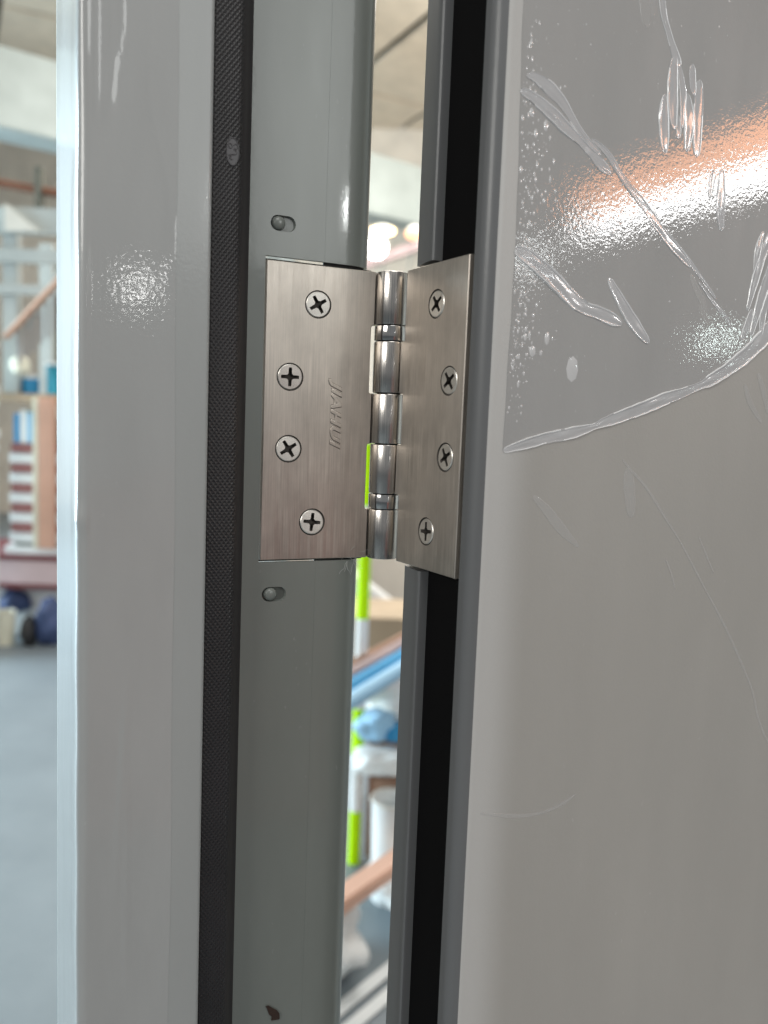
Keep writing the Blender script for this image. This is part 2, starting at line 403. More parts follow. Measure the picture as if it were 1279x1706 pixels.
# --- bent back return of the rabbet, above and below the cut-out
pts = [(31.8, -0.8)]; N = 20
for i in range(N):
    k = i / (N - 1); a = R(2.6 * k / 0.5 if k < 0.5 else 2.6 + 64 * (k - 0.5) / 0.5); L = 25.6 / N
    pts.append((pts[-1][0] - L * math.cos(a), pts[-1][1] - L * math.sin(a)))
ex, ey = pts[-1]
for a in (71, 78, 85, 90):
    pts.append((pts[-1][0] - 0.55 * math.cos(R(a)), pts[-1][1] - 0.55 * math.sin(R(a))))
pts.append((pts[-1][0], -48.0))
inner = []
for i, (x, y) in enumerate(pts):
    p0 = Vector(pts[max(0, i - 1)]); p1 = Vector(pts[min(len(pts) - 1, i + 1)]); d = (p1 - p0).normalized()
    inner.append((x - d.y * -1.4 * -1, y + d.x * 1.4) if False else (x + (-d.y) * 1.4, y + d.x * 1.4))
poly = [(x * mm, y * mm) for x, y in pts] + [(x * mm, y * mm) for x, y in inner[::-1]]
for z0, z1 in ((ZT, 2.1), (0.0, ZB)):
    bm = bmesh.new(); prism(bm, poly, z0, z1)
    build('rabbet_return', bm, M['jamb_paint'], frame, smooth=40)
back = []
for i, (x, y) in enumerate(inner[:-1]):
    p0 = Vector(inner[max(0, i - 1)]); p1 = Vector(inner[i + 1]); d = (p1 - p0).normalized()
    back.append((x - d.y * 1.0, y + d.x * 1.0))
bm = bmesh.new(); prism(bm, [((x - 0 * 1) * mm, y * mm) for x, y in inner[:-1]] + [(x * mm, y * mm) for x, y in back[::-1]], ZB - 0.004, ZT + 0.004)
build('gap_shade_strip', bm, M['shadow_gap'], frame)  # dark strip added behind the cut-out so its gap looks shaded
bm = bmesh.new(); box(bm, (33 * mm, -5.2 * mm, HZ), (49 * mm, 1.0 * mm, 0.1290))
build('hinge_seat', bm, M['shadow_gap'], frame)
# --- domed plugs in the oblong holes
def plug(z, ds):
    bm = bmesh.new()
    lathe(bm, [(2.85 * mm, -1.2 * mm), (2.85 * mm, 0.1 * mm), (2.6 * mm, 0.75 * mm), (1.9 * mm, 1.25 * mm), (1.0 * mm, 1.5 * mm), (0, 1.58 * mm)], 24)
    return build('screw_plug', bm, M['jamb_paint'], frame, (ds * mm, -1.2 * mm, z), (R(-90), 0, 0), smooth=50)
plug(plug_z[0], 52.4)['label'] = 'upper domed plug, seated at the left of its slot'
plug(plug_z[1], 52.2)['label'] = 'lower domed plug, beneath the hinge'
# --- black rubber seal lying in the corner between stop and rabbet
gp = [(83.3, -0.7), (83.3, 9.6), (82.4, 10.2), (73.6, 10.0), (72.2, 9.7), (71.0, 8.9), (69.4, 6.6), (68.2, 3.9), (66.4, 0.9), (65.2, -0.3), (65.0, -0.7)]
bm = bmesh.new(); prism(bm, [(x * mm, y * mm) for x, y in gp][::-1], 0.0, 2.1)
for f in bm.faces:
    c = f.calc_center_median(); f.material_index = 0 if c.x > 71.3 * mm and abs(f.normal.z) < 0.9 else 1
seal = build('rubber_seal', bm, [M['gasket'], M['gasket_plain']], frame, smooth=30)
# moulded oval approval mark on the seal
def tube(bm, pts, r, n=8, closed=False):
    P = [Vector(p) for p in pts]; k = len(P)
    rings = []
    for i, p in enumerate(P):
        a = P[i - 1] if (i > 0 or closed) else P[i]; b = P[(i + 1) % k] if (i < k - 1 or closed) else P[i]
        q = (b - a).to_track_quat('Z', 'Y').to_matrix()
        rr = r if not isinstance(r, (list, tuple)) else r[i]
        rings.append([bm.verts.new(p + q @ Vector((rr * math.cos(2 * math.pi * j / n), rr * math.sin(2 * math.pi * j / n), 0))) for j in range(n)])
    for i in range(k if closed else k - 1):
        A, B = rings[i], rings[(i + 1) % k]
        for j in range(n): bm.faces.new((A[j], A[(j + 1) % n], B[(j + 1) % n], B[j]))
    if not closed:
        bm.faces.new(rings[0][::-1]); bm.faces.new(rings[-1])
bm = bmesh.new()
cx, cz, cy = 75.0, 100.7, 10.12
disc = [bm.verts.new(((cx + 2.5 * math.cos(t)) * mm, (cy + 0.05) * mm, (cz + 5.2 * math.sin(t)) * mm + HZ)) for t in [2 * math.pi * i / 32 for i in range(32)]]
bm.faces.new(disc)
def ring(px, pz, rx, rz, r=0.22, a0=0, a1=360, n=20):
    full = a1 - a0 >= 360
    t = [R(a0 + (a1 - a0) * i / (n if full else n - 1)) for i in range(n)]
    tube(bm, [((px + rx * math.cos(a)) * mm, (cy + 0.1) * mm, (pz + rz * math.sin(a)) * mm + HZ) for a in t], r * mm, 6, full)
ring(cx, cz, 2.5, 5.2)
ring(cx + 1.0, cz + 2.1, 0.7, 0.9); ring(cx - 1.1, cz + 2.1, 0.8, 0.9, 0.22, 20, 300, 12)
ring(cx - 0.6, cz - 0.1, 0.9, 0.9, 0.24, 80, 300, 12); ring(cx + 0.2, cz - 2.0, 1.0, 1.0, 0.24, -100, 110, 12)
ring(cx + 1.1, cz - 1.6, 0.5, 0.6, 0.2, 0, 250, 10)
build('moulded_mark', bm, M['emblem'], seal, smooth=50)

# --- protective film wrapped round the stop: loose, wavy near the top
face_n, arc_n, side_n = 30, 10, 14
path = []
for i in range(face_n): 
    s = 96.5 + (128.2 - 96.5) * i / (face_n - 1); path.append((s, 14.10, 0, 1))
for i in range(1, arc_n + 1):
    a = R(90 - 86 * i / arc_n); path.append((128.2 + 4.32 * math.cos(a), 9.8 + 4.32 * math.sin(a), math.cos(a), math.sin(a)))
x1, y1 = path[-1][0], path[-1][1]
for i in range(1, side_n + 1):
    k = i / side_n; path.append((x1 + (136.52 - x1) * k, y1 + (-52 - y1) * k, 0.998, 0.066))
zs = []
z = -1.19
while z < 0.89:
    zs.append(z); z += 0.0028 if -0.32 < z < 0.2 else 0.05
def g(x, w): return math.exp(-(x / w) ** 2)
def sst(a, b, x):
    t = min(1, max(0, (x - a) / (b - a))); return t * t * (3 - 2 * t)
def bulge(s, q, zz):
    """film lift in mm; q = distance past the corner, zz = height over the hinge centre in mm"""
    h = 0.0
    topw = sst(96, 116, zz)
    h += topw * (0.28 * g(s - 126.2, 0.9) + 0.22 * g(s - 121.0 - 0.015 * (zz - 150), 0.8))
    c = 117.5 + 5.0 * sst(140, 104, zz)                         # hooked end of the loose pocket
    h += 0.30 * g(s - c, 0.8) * sst(98, 110, zz) * sst(168, 140, zz)
    ln = 107.5 - 7.5 * sst(118, 78, zz)                         # long diagonal edge on the right of the pocket
    h += 0.06 * g(s - ln, 0.9) * sst(40, 62, zz) * sst(175, 120, zz)
    h += 0.10 * g(s - 97.6, 1.0) * sst(48, 58, zz) * sst(76, 66, zz)
    if q > 0:                                                   # wavy along the corner
        h += 0.7 * g(q - 2.5, 2.2) * (0.5 + 0.5 * math.sin(zz * 0.047 + 0.6)) * sst(-70, 60, zz)
        h += 0.35 * g(q - 9, 4) * (0.5 + 0.5 * math.sin(zz * 0.11)) + 0.8 * g(zz + 45, 9) * g(q - 3, 3) * abs(math.sin(zz * 0.9))
    h += 0.16 * g(s - 118 + 0.05 * (zz + 200), 1.2) * sst(-205, -180, zz) * sst(-95, -130, zz)
    h += 0.16 * g(s - 113.5, 1.0) * sst(-250, -215, zz) * sst(-130, -160, zz)
    return h
bm = bmesh.new(); rows = []
for z in zs:
    row = []
    for i, (s, t, ns, nt_) in enumerate(path):
        q = 0 if i < face_n else (i - face_n + 1) * (6.3 / arc_n) if i < face_n + arc_n else 6.3 + (i - face_n - arc_n) * 4.4
        if i == 0: s += 0.5 * math.sin(z * 9) + 0.25 * math.sin(z * 41)
        h = bulge(s if q == 0 else 130 + q, q, z * 1000) * (0 if i == 0 else 1)
        row.append(bm.verts.new(((s + ns * h) * mm, (t + nt_ * h) * mm, HZ + z)))
    rows.append(row)
for A, B in zip(rows, rows[1:]):
    for i in range(len(path) - 1): bm.faces.new((A[i], A[i + 1], B[i + 1], B[i]))
build('protective_film', bm, M['film_stop'], frame, smooth=80)

# --- a dark flake stuck low on the rabbet
bm = bmesh.new()
fl = [(49.2, -271.3), (48.0, -271.6), (46.2, -273.2), (44.4, -274.6), (43.2, -276.4), (43.0, -279.0), (44.6, -279.0), (46.6, -278.6), (46.2, -277.0), (47.6, -275.6), (48.4, -273.2)]
A = [bm.verts.new((x * mm, -0.75 * mm, HZ + z * mm)) for x, z in fl]; B = [bm.verts.new((x * mm, (-0.2 + 0.3 * rnd.random()) * mm, HZ + z * mm)) for x, z in inset(fl[::-1], 0.25)[::-1]]
for i in range(len(fl)): bm.faces.new((A[i], A[(i + 1) % len(fl)], B[(i + 1) % len(fl)], B[i]))
bm.faces.new(B)
flake = build('paint_flake', bm, M['chip'], None, (0, 0, 0), (0, 0, ANG_J))
tag(flake, 'small dark brown flake stuck low on the grey frame', 'flake')

# --- fluff caught under the bottom corner of the hinge
bm = bmesh.new(); lr = random.Random(3)
for k in range(13):
    p = Vector((15 + lr.uniform(-4, 3), -1.5 + lr.uniform(-2, 1), -64.0 + lr.uniform(-1.5, 3.5)))
    d = Vector((lr.uniform(-1, 1), lr.uniform(-0.2, 0.5), lr.uniform(-1, 0.5))); pts = []
    for i in range(9):
        pts.append((p.x * mm, p.y * mm, HZ + p.z * mm)); p += d * 0.9; d += Vector((lr.uniform(-.5, .5), lr.uniform(-.3, .3), lr.uniform(-.5, .4))); d.normalize()
    tube(bm, pts, 0.05 * mm, 4)
for k in range(3):
    p = Vector((14 - k * 0.8, -4.0 - k, -65.0)); pts = []
    for i in range(10):
        pts.append(((p.x - 0.25 * i + 0.25 * math.sin(i * .9 + k)) * mm, (p.y - 0.12 * i) * mm, HZ + (p.z - 1.45 * i + 0.4 * math.sin(i + k)) * mm))
    tube(bm, pts, 0.06 * mm, 4)
fz = build('lint_tuft', bm, M['lint'], None, (0, 0, 0), (0, 0, ANG_J))
tag(fz, 'wispy pale lint caught under the lower corner of the hinge', 'lint')

# ================================================================== door leaf
ANG_D = R(300.0)           # local X runs along the door edge away from the pin, local Y runs into the door leaf
door = tag(empty('door', (0, 0, 0), ANG_D), 'grey steel door leaf standing open, right of the hinge', 'door')
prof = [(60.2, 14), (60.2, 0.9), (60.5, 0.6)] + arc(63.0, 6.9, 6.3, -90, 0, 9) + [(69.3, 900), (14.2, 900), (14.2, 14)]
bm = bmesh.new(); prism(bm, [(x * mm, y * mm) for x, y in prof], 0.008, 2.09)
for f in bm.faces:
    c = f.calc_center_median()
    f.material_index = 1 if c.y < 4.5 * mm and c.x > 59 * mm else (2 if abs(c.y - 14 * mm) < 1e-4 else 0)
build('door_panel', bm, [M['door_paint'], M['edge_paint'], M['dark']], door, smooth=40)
bm = bmesh.new(); box(bm, (45.6 * mm, 8.9 * mm, 1.049), (29.0 * mm, 7.0 * mm, 2.07))
build('edge_channel', bm, M['dark'], door)
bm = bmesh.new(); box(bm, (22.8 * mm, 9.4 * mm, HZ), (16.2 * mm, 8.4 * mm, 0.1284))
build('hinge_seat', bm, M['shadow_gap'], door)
lip = [(14.2, 13.8), (14.2, 4.2), (14.5, 3.5), (15.2, 3.1), (25.5, 1.4), (28.6, 0.95), (29.9, 1.0), (30.7, 1.5), (31.0, 2.5), (31.0, 13.8)]
for z0, z1 in ((HZ + 0.0650, 2.09), (0.008, HZ - 0.0650)):
    bm = bmesh.new(); prism(bm, [(x * mm, y * mm) for x, y in lip], z0, z1)
    for f in bm.faces:
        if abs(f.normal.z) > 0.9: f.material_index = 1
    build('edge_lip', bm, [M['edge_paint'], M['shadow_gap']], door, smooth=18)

# --- protective film on the broad face; its torn lower edge follows the long fold
FV = 69.3
main = CREASES[0][1]
def zlow(e):
    P = [(m_[0], m_[1]) for m_ in main]
    if e <= P[0][0]: return P[0][1]
    for (a, b), (c, d) in zip(P, P[1:]):
        if a <= e <= c: return b + (d - b) * (e - a) / (c - a)
    return P[-1][1] + (e - P[-1][0]) * 0.9
def eleft(zz):
    return 12.2 + 0.8 * g(zz - 62, 40) - 1.6 * sst(80, 170, zz) + 0.15 * math.sin(zz * 0.21)
bm = bmesh.new(); rows = []
for j in range(60):
    k = j / 59
    row = []
    for i in range(70):
        q = i / 69
        zt = 420.0
        zb0 = zlow(12 + 250 * q)
        zz = zb0 + (zt - zb0) * k ** 1.5
        e = eleft(zz) + (262 - eleft(zz)) * q
        row.append(bm.verts.new(((FV + 0.10) * mm, e * mm, HZ + zz * mm)))
    rows.append(row)
for A, B in zip(rows, rows[1:]):
    for i in range(69): bm.faces.new((A[i], A[i + 1], B[i + 1], B[i]))
film = build('protective_film', bm, M['door_film'], door, smooth=80)

# --- folds and blisters of the film: each a low lens with two raised rims
OFF = (-1.0, -0.90, -0.76, -0.45, -0.12, 0.15, 0.48, 0.76, 0.90, 1.0)
def wob(i, a, b): return 0.5 + 0.5 * math.sin(i * a + b) * math.cos(i * a * 0.37 + 2.1 * b)
def crease(pts, kind, name='film_fold', parent=None):
    P = []                                           # resample with a Catmull-Rom spline
    n = len(pts)
    for i in range(n - 1):
        p0, p1, p2, p3 = [Vector(pts[max(0, min(n - 1, i + o))]) for o in (-1, 0, 1, 2)]
        m_ = max(5, int((p2 - p1).xy.length / 1.0))
        for k in range(m_):
            t = k / m_
            P.append(0.5 * ((2 * p1) + (p2 - p0) * t + (2 * p0 - 5 * p1 + 4 * p2 - p3) * t * t + (3 * p1 - p0 - 3 * p2 + p3) * t ** 3))
    P.append(Vector(pts[-1]))
    N_ = len(P); bm = bmesh.new(); rows = []
    ph = [rnd.random() * 9 for _ in range(8)]
    for i, p in enumerate(P):
        d = (P[min(N_ - 1, i + 1)] - P[max(0, i - 1)]).xy.normalized()
        nx, nz = -d.y, d.x
        u_ = min(i, N_ - 1 - i) * 1.0
        w = 0.5 * p.z * (0.2 + 0.8 * min(1, (u_ / (0.8 * p.z + 0.3)) ** 0.55))
        wl = w * (1 + (0.14 * (wob(i, 0.23, ph[0]) - 0.5) + 0.10 * (wob(i, 0.71, ph[1]) - 0.5)) * (kind == 's'))
        wr = w * (1 + (0.14 * (wob(i, 0.19, ph[2]) - 0.5) + 0.10 * (wob(i, 0.63, ph[3]) - 0.5)) * (kind == 's'))
        h = min(0.6, 0.22 * w + 0.06) if kind == 's' else min(0.16, 0.05 * w + 0.02)
        a, b, c, e_ = wob(i, 0.13, ph[4]), wob(i, 0.17, ph[5]), wob(i, 0.31, ph[6]), wob(i, 0.27, ph[7])
        HT = (0.0, 0.35 + 0.75 * a, 0.2 + 0.35 * a, 0.25 + 0.6 * c, 0.35 + 0.75 * c * e_, 0.25 + 0.7 * e_, 0.3 + 0.3 * b, 0.2 + 0.4 * b, 0.35 + 0.8 * b, 0.0)
        row = []
        for o, hh in zip(OFF, HT):
            ww = wl if o < 0 else wr
            oo = o + (0.16 * (c - 0.5) if abs(o) < 0.6 else 0)
            row.append(bm.verts.new(((FV + 0.13 + h * hh) * mm, (p.x + nx * ww * oo * 1.3) * mm, HZ + (p.y + nz * ww * oo) * mm)))
        rows.append((row, a, b))
    for k in range(N_ - 1):
        A, a, b = rows[k]; B_, _, _ = rows[k + 1]
        for j in range(len(OFF) - 1):
            f = bm.faces.new((A[j], A[j + 1], B_[j + 1], B_[j]))
            f.material_index = 1 if (j in (0, 1) and a > 0.30) or (j in (7, 8) and b > 0.30) else 0
    mats = [M['film_in'], M['film_rim']] if kind == 's' else [M['film_faint'], M['film_faint']]
    return build(name, bm, mats, parent, smooth=55)
for kind, pts in CREASES:
    zmin = min(p[1] for p in pts)
    o = crease(pts, kind, 'film_fold' if kind == 's' else 'film_mark', film)
# --- little air bubbles and grit under the film, thick along its edge
bm = bmesh.new(); br = random.Random(11)
def dome(e, z, re, rz, h):
    n = 8; c = bm.verts.new(((FV + 0.12 + h) * mm, e * mm, HZ + z * mm)); rings = []
    for k, hh in ((0.55, 0.8), (1.0, 0.0)):
        rings.append([bm.verts.new(((FV + 0.12 + h * hh) * mm, (e + re * k * math.cos(2 * math.pi * i / n)) * mm, HZ + (z + rz * k * math.sin(2 * math.pi * i / n)) * mm)) for i in range(n)])
    for i in range(n):
        j = (i + 1) % n
        bm.faces.new((c, rings[0][i], rings[0][j])); bm.faces.new((rings[0][i], rings[1][i], rings[1][j], rings[0][j]))
for k in range(420):
    z = br.choice((br.gauss(85, 22), br.gauss(38, 16), br.uniform(0, 150)))
    e = eleft(z) + 1.0 + abs(br.gauss(0, 7)) * (1 if z > 20 else 0.7)
    if z < zlow(e) + 8: continue
    r = min(0.9, 0.14 + abs(br.gauss(0, 0.26))); dome(e, z, r * 0.95, r * br.uniform(0.9, 2.2), 0.10 * r + 0.04)
for k in range(110):
    e, z = br.uniform(15, 190), br.uniform(20, 190)
    if z < zlow(e) + 6: continue
    r = 0.10 + abs(br.gauss(0, 0.16)); dome(e, z, r * 1.2, r * br.uniform(0.9, 1.5), 0.09)
for e, z, re, rz in ((24.5, 112.2, 1.1, 2.2), (17.3, 115.5, 1.2, 1.6), (46, 107, 1.6, 1.6), (24, 27.5, 1.6, 2.2), (45, 22, 3.2, 5.2), (62, 77.5, 1.5, 1.2), (28, 93, 0.6, 1.6), (31, 33, 1.3, 2.6)):
    dome(e, z, re, rz, 0.22)
tag(build('air_bubbles', bm, M['film_dot'], film, smooth=60), kind='stuff')

# ================================================================== hinge
hinge = tag(empty('butt_hinge', (0, 0, HZ)), 'brushed steel butt hinge with eight cross head screws joining frame and door', 'hinge')
W_, HH = 57.1, 63.5
own, cutL, cutR = 7.7, 9.1, 11.0
def notch(zs_, cut):
    """inner edge from top to bottom with the notches for the other leaf's knuckles (rounded corners)"""
    pts = []
    for z1, z0 in zs_:
        a = [(cut - 0.0, z1)] if z1 >= HH else [(own, z1), (cut - 0.7, z1), (cut - 0.2, z1 - 0.25), (cut, z1 - 0.8)]
        b = [(cut - 0.0, z0)] if z0 <= -HH else [(cut, z0 + 0.8), (cut - 0.2, z0 + 0.25), (cut - 0.7, z0), (own, z0)]
        pts += a + b
    return pts
inL = [(own, HH)] + notch([(40.2, 10.5), (-11.9, -41.3)], cutL) + [(own, -HH)]
inR = notch([(HH, 33.4), (10.9, -11.9), (-33.9, -HH)], cutR)
def leaf(inner_, yf, yb, ang, screws, label):
    outl = [(x * mm, z * mm) for x, z in inner_ + [(W_, -HH), (W_, HH)]]
    bm = bmesh.new(); plate(bm, outl, [circ(s * mm, z * mm, 6.0 * mm) for s, z in screws], yf * mm, yb * mm, 0.0003, 0.0024, 0.62)
    o = build('leaf_plate', bm, [M['steel'], M['recess']], hinge, (0, 0, 0), (0, 0, ang)); o['label'] = label
    return o
SL = [(34.1, 47.0), (45.8, 15.6), (45.7, -15.1), (34.0, -47.0)]
SR = [(35.0, 46.8), (46.6, 15.3), (46.4, -15.4), (34.5, -47.2)]
leafL = leaf(inL, -0.8, -3.8, ANG_J, SL, 'leaf with raised lettering, screwed to the frame')
leafR = leaf(inR, 0.8, 3.8, ANG_D, SR, 'plain leaf, screwed to the door edge')
# bridges that join each knuckle to its leaf behind the pin
for lf, sg, spans in ((leafL, -1, ((HH, 40.6), (10.5, -11.7), (-41.3, -HH))), (leafR, 1, ((33.3, 10.9), (-11.9, -34.0)))):
    for z1, z0 in spans:
        bm = bmesh.new(); box(bm, (5.6 * mm, sg * 3.9 * mm, (z1 + z0) / 2 * mm), (5.4 * mm, 1.2 * mm, (z1 - z0) * mm))
        build('knuckle_root', bm, M['knuckle'], lf)

def barrel(name, z1, z0, r, mat, bev=0.5):
    bm = bmesh.new(); b = bev
    lathe(bm, [(0, z0 * mm), ((r - b) * mm, z0 * mm), ((r - 0.3 * b) * mm, (z0 + 0.3 * b) * mm), (r * mm, (z0 + b) * mm), (r * mm, (z1 - b) * mm), ((r - 0.3 * b) * mm, (z1 - 0.3 * b) * mm), ((r - b) * mm, z1 * mm), (0, z1 * mm)], 64)
    return build(name, bm, mat, hinge, smooth=25)
for z1, z0 in ((63.5, 40.55), (33.35, 10.85), (10.45, -11.6), (-12.0, -34.0), (-41.15, -63.5)):
    barrel('knuckle', z1, z0, 7.25, M['knuckle'])
for z1, z0 in ((40.2, 33.7), (-34.35, -40.8)):
    barrel('bearing_ring', z1, z0, 7.25, M['ring'], 0.25)
bm = bmesh.new(); rod(bm, (0, 0, -62 * mm), (0, 0, 62 * mm), 5.2 * mm, n=24); build('pin', bm, M['shadow_gap'], hinge, smooth=30)

# --- countersunk cross-head screws
def screw_mesh():
    bm = bmesh.new(); r = 5.45
    a, w, w2 = 4.0, 0.80, 1.15
    cross = [(a, -w * .85), (a, w * .85), (w2 + .25, w), (w, w2 + .25), (w * .85, a), (-w * .85, a), (-w, w2 + .25), (-w2 - .25, w), (-a, w * .85), (-a, -w * .85), (-w2 - .25, -w), (-w, -w2 - .25), (-w * .85, -a), (w * .85, -a), (w, -w2 - .25), (w2 + .25, -w)]
    n = 32
    o1 = [bm.verts.new(((r - .35) * mm * math.cos(2 * math.pi * i / n), (r - .35) * mm * math.sin(2 * math.pi * i / n), 0)) for i in range(n)]
    o2 = [bm.verts.new((r * mm * math.cos(2 * math.pi * i / n), r * mm * math.sin(2 * math.pi * i / n), -.28 * mm)) for i in range(n)]
    o3 = [bm.verts.new(((r - 2.2) * mm * math.cos(2 * math.pi * i / n), (r - 2.2) * mm * math.sin(2 * math.pi * i / n), -2.3 * mm)) for i in range(n)]
    c1 = [bm.verts.new((x * mm, y * mm, 0)) for x, y in cross]
    es = [bm.edges.new((o1[i], o1[(i + 1) % n])) for i in range(n)] + [bm.edges.new((c1[i], c1[(i + 1) % 16])) for i in range(16)]
    bmesh.ops.triangle_fill(bm, use_beauty=True, use_dissolve=False, edges=es)
    for i in range(n):
        j = (i + 1) % n
        bm.faces.new((o1[i], o1[j], o2[j], o2[i])); bm.faces.new((o2[i], o2[j], o3[j], o3[i]))
    bm.faces.new(o3)
    c2 = [bm.verts.new((x * .62 * mm, y * .62 * mm, -2.0 * mm)) for x, y in cross]
    for i in range(16):
        f = bm.faces.new((c1[i], c1[(i + 1) % 16], c2[(i + 1) % 16], c2[i])); f.material_index = 1
    f = bm.faces.new(c2); f.material_index = 1
    bmesh.ops.recalc_face_normals(bm, faces=bm.faces[:])
    return bm
def put_screw(o, ang, s, z, yf, sg, spin, tilt):
    o.parent = hinge
    o.matrix_local = Matrix.Rotation(ang, 4, 'Z') @ Matrix.Translation((s * mm, (yf) * mm, z * mm)) @ Matrix.Rotation(R(-90 * sg), 4, 'X') @ Matrix.Rotation(R(tilt[0]), 4, 'X') @ Matrix.Rotation(R(tilt[1]), 4, 'Y') @ Matrix.Rotation(R(spin), 4, 'Z')
s0 = build('screw', screw_mesh(), [M['screw'], M['recess']], None)
spL, spR = (31, 0, 33, -6), (38, 36, 30, 4)
tl = ((-2, 2), (-3, 1), (1, 2), (3, -2), (-1, 1), (2, 2), (0, -2), (-2, 0))
first = True
for k, ((s, z), sp_) in enumerate(zip(SL, spL)):
    o = s0 if first else s0.copy()
    if not first: sc.collection.objects.link(o)
    first = False
    put_screw(o, ANG_J, s, z, -0.85, 1, sp_, tl[k])
for k, ((s, z), sp_) in enumerate(zip(SR, spR)):
    o = s0.copy(); sc.collection.objects.link(o)
    put_screw(o, ANG_D, s, z, 0.85, -1, sp_, tl[4 + k])

# --- raised maker's lettering, reading downwards, over a dark outline that paints its shadow
def lettering(name, off, ext, bev, zscale, mat):
    cu = bpy.data.curves.new(name, 'FONT'); cu.body = 'JIAHUI'; cu.size = 1.0; cu.shear = 0.30; cu.offset = off; cu.space_character = 1.06
    cu.extrude = ext; cu.bevel_depth = bev; cu.bevel_resolution = 1; cu.resolution_u = 6
    to = bpy.data.objects.new(name + '_curve', cu); sc.collection.objects.link(to)
    bpy.context.view_layer.update()
    me = bpy.data.meshes.new_from_object(to.evaluated_get(bpy.context.evaluated_depsgraph_get()))
    bpy.data.objects.remove(to)
    for v in me.vertices:
        X = (v.co.x - 0.02) / 3.42; Y = v.co.y / 0.72
        v.co = Vector(((26.6 - 4.5 * Y) * mm, (-0.8 + v.co.z * zscale) * mm, (14.3 - 31.2 * X) * mm))
    me.materials.clear(); me.materials.append(mat)
    o = bpy.data.objects.new(name, me); sc.collection.objects.link(o); o.parent = leafL
    return me, o
lettering('lettering', 0.016, 0.07, 0.024, 4.6, M['steel'])
lettering('lettering_shade', 0.060, 0.004, 0.0, 4.6, M['recess'])

# ================================================================== the workshop behind
def concrete():
    m, nt, b = new_mat('pale_concrete')
    setv(b, Roughness=0.45)
    n = noise(nt, (1, 1, 1), 6, 0.65, 1.6)
    r = ramp(nt, n.outputs['Fac'], [(0.3, (0.155, 0.185, 0.205)), (0.7, (0.215, 0.25, 0.275))])
    nt.links.new(r.outputs['Color'], b.inputs['Base Color'])
    return m
C_ = dict(white=(0.76, 0.77, 0.76), offwhite=(0.72, 0.69, 0.62), grey=(0.44, 0.47, 0.455), olive=(0.13, 0.13, 0.105),
          wall=(0.72, 0.64, 0.55), ceil=(0.68, 0.575, 0.455), seam=(0.16, 0.135, 0.105), beam=(0.42, 0.47, 0.455),
          orange=(0.62, 0.27, 0.13), rust=(0.16, 0.06, 0.028), teal=(0.02, 0.30, 0.42), blue=(0.03, 0.27, 0.52), sky=(0.33, 0.57, 0.78),
          navy=(0.06, 0.09, 0.20), red=(0.26, 0.10, 0.095), darkred=(0.17, 0.04, 0.045), pink=(0.62, 0.47, 0.47), salmon=(0.70, 0.42, 0.31),
          mauve=(0.36, 0.27, 0.27), lime=(0.50, 0.86, 0.004), brown=(0.27, 0.15, 0.095), tan=(0.42, 0.32, 0.22), black=(0.02, 0.02, 0.022),
          green=(0.05, 0.28, 0.09), bar=(0.58, 0.36, 0.26), cream=(0.78, 0.76, 0.62), marking=(0.80, 0.82, 0.82), strap=(0.33, 0.32, 0.33))
B = {k: simple('workshop_' + k, c, 0.6, var=0.10, vscale=5) for k, c in C_.items()}
B['lime'].node_tree.nodes['Principled BSDF'].inputs['Specular IOR Level'].default_value = 0.1
B['redbrown'] = simple('workshop_red_brown', (0.20, 0.058, 0.042), 0.6, var=0.15, vscale=5)
B['lamp_warm'] = simple('warm_lamp_glass', (0.9, 0.8, 0.6), 0.3, emit=(1.0, 0.72, 0.36), estr=7.0)
B['lamp_white'] = simple('white_lamp_glass', (0.9, 0.9, 0.9), 0.3, emit=(1.0, 0.98, 0.95), estr=9.0)
B['lamp_orange'] = simple('orange_lamp_glass', (0.9, 0.5, 0.3), 0.3, emit=(1.0, 0.50, 0.24), estr=1.6)

def wbox(name, c, s, mat, parent=None, rz=0.0, bev=0.004, rot=None):
    bm = bmesh.new(); box(bm, (0, 0, 0), s, None, bev)
    return build(name, bm, mat, parent, c, rot or (0, 0, rz))
def wrod(name, p0, p1, r, mat, parent=None, n=16, r1=None):
    p0, p1 = Vector(p0), Vector(p1); c = (p0 + p1) / 2
    bm = bmesh.new(); rod(bm, p0 - c, p1 - c, r, r1, n)
    return build(name, bm, mat, parent, c, smooth=40)
def sack(name, c, s, mat, seed=0, parent=None):
    """crumpled bag: a squashed, creased ball resting on its flat bottom"""
    from mathutils import noise as mn
    bm = bmesh.new(); bmesh.ops.create_icosphere(bm, subdivisions=4, radius=1.0); sh = Vector((seed * 3.1, seed * 1.7, seed * 5.3))
    for v in bm.verts:
        d = v.co.normalized()
        k = 1 + 0.30 * mn.noise(d * 1.6 + sh) + 0.16 * abs(mn.noise(d * 4.0 + sh)) - 0.10 * abs(mn.noise(d * 8.0 + sh))
        v.co = Vector((d.x * k * s[0] / 2, d.y * k * s[1] / 2, max(-0.9, d.z * k) * s[2] / 2))
    return build(name, bm, mat, parent, (c[0], c[1], c[2] + 0.45 * s[2]), smooth=180)
def pail(name, c, r, h, mat, rim, label, cat, group=None):
    bm = bmesh.new(); lathe(bm, [(0, 0), (r * .86, 0), (r, h), (r * .95, h), (r * .83, 0.02), (0, 0.02)], 28)
    o = tag(empty(name, c), label, cat, group)
    build('body', bm, mat, o, smooth=40)
    bm = bmesh.new(); t = [2 * math.pi * i / 28 for i in range(28)]
    tube(bm, [(r * math.cos(x), r * math.sin(x), h) for x in t], r * 0.06, 6, True)
    build('rim', bm, rim, o, smooth=60)
    return o

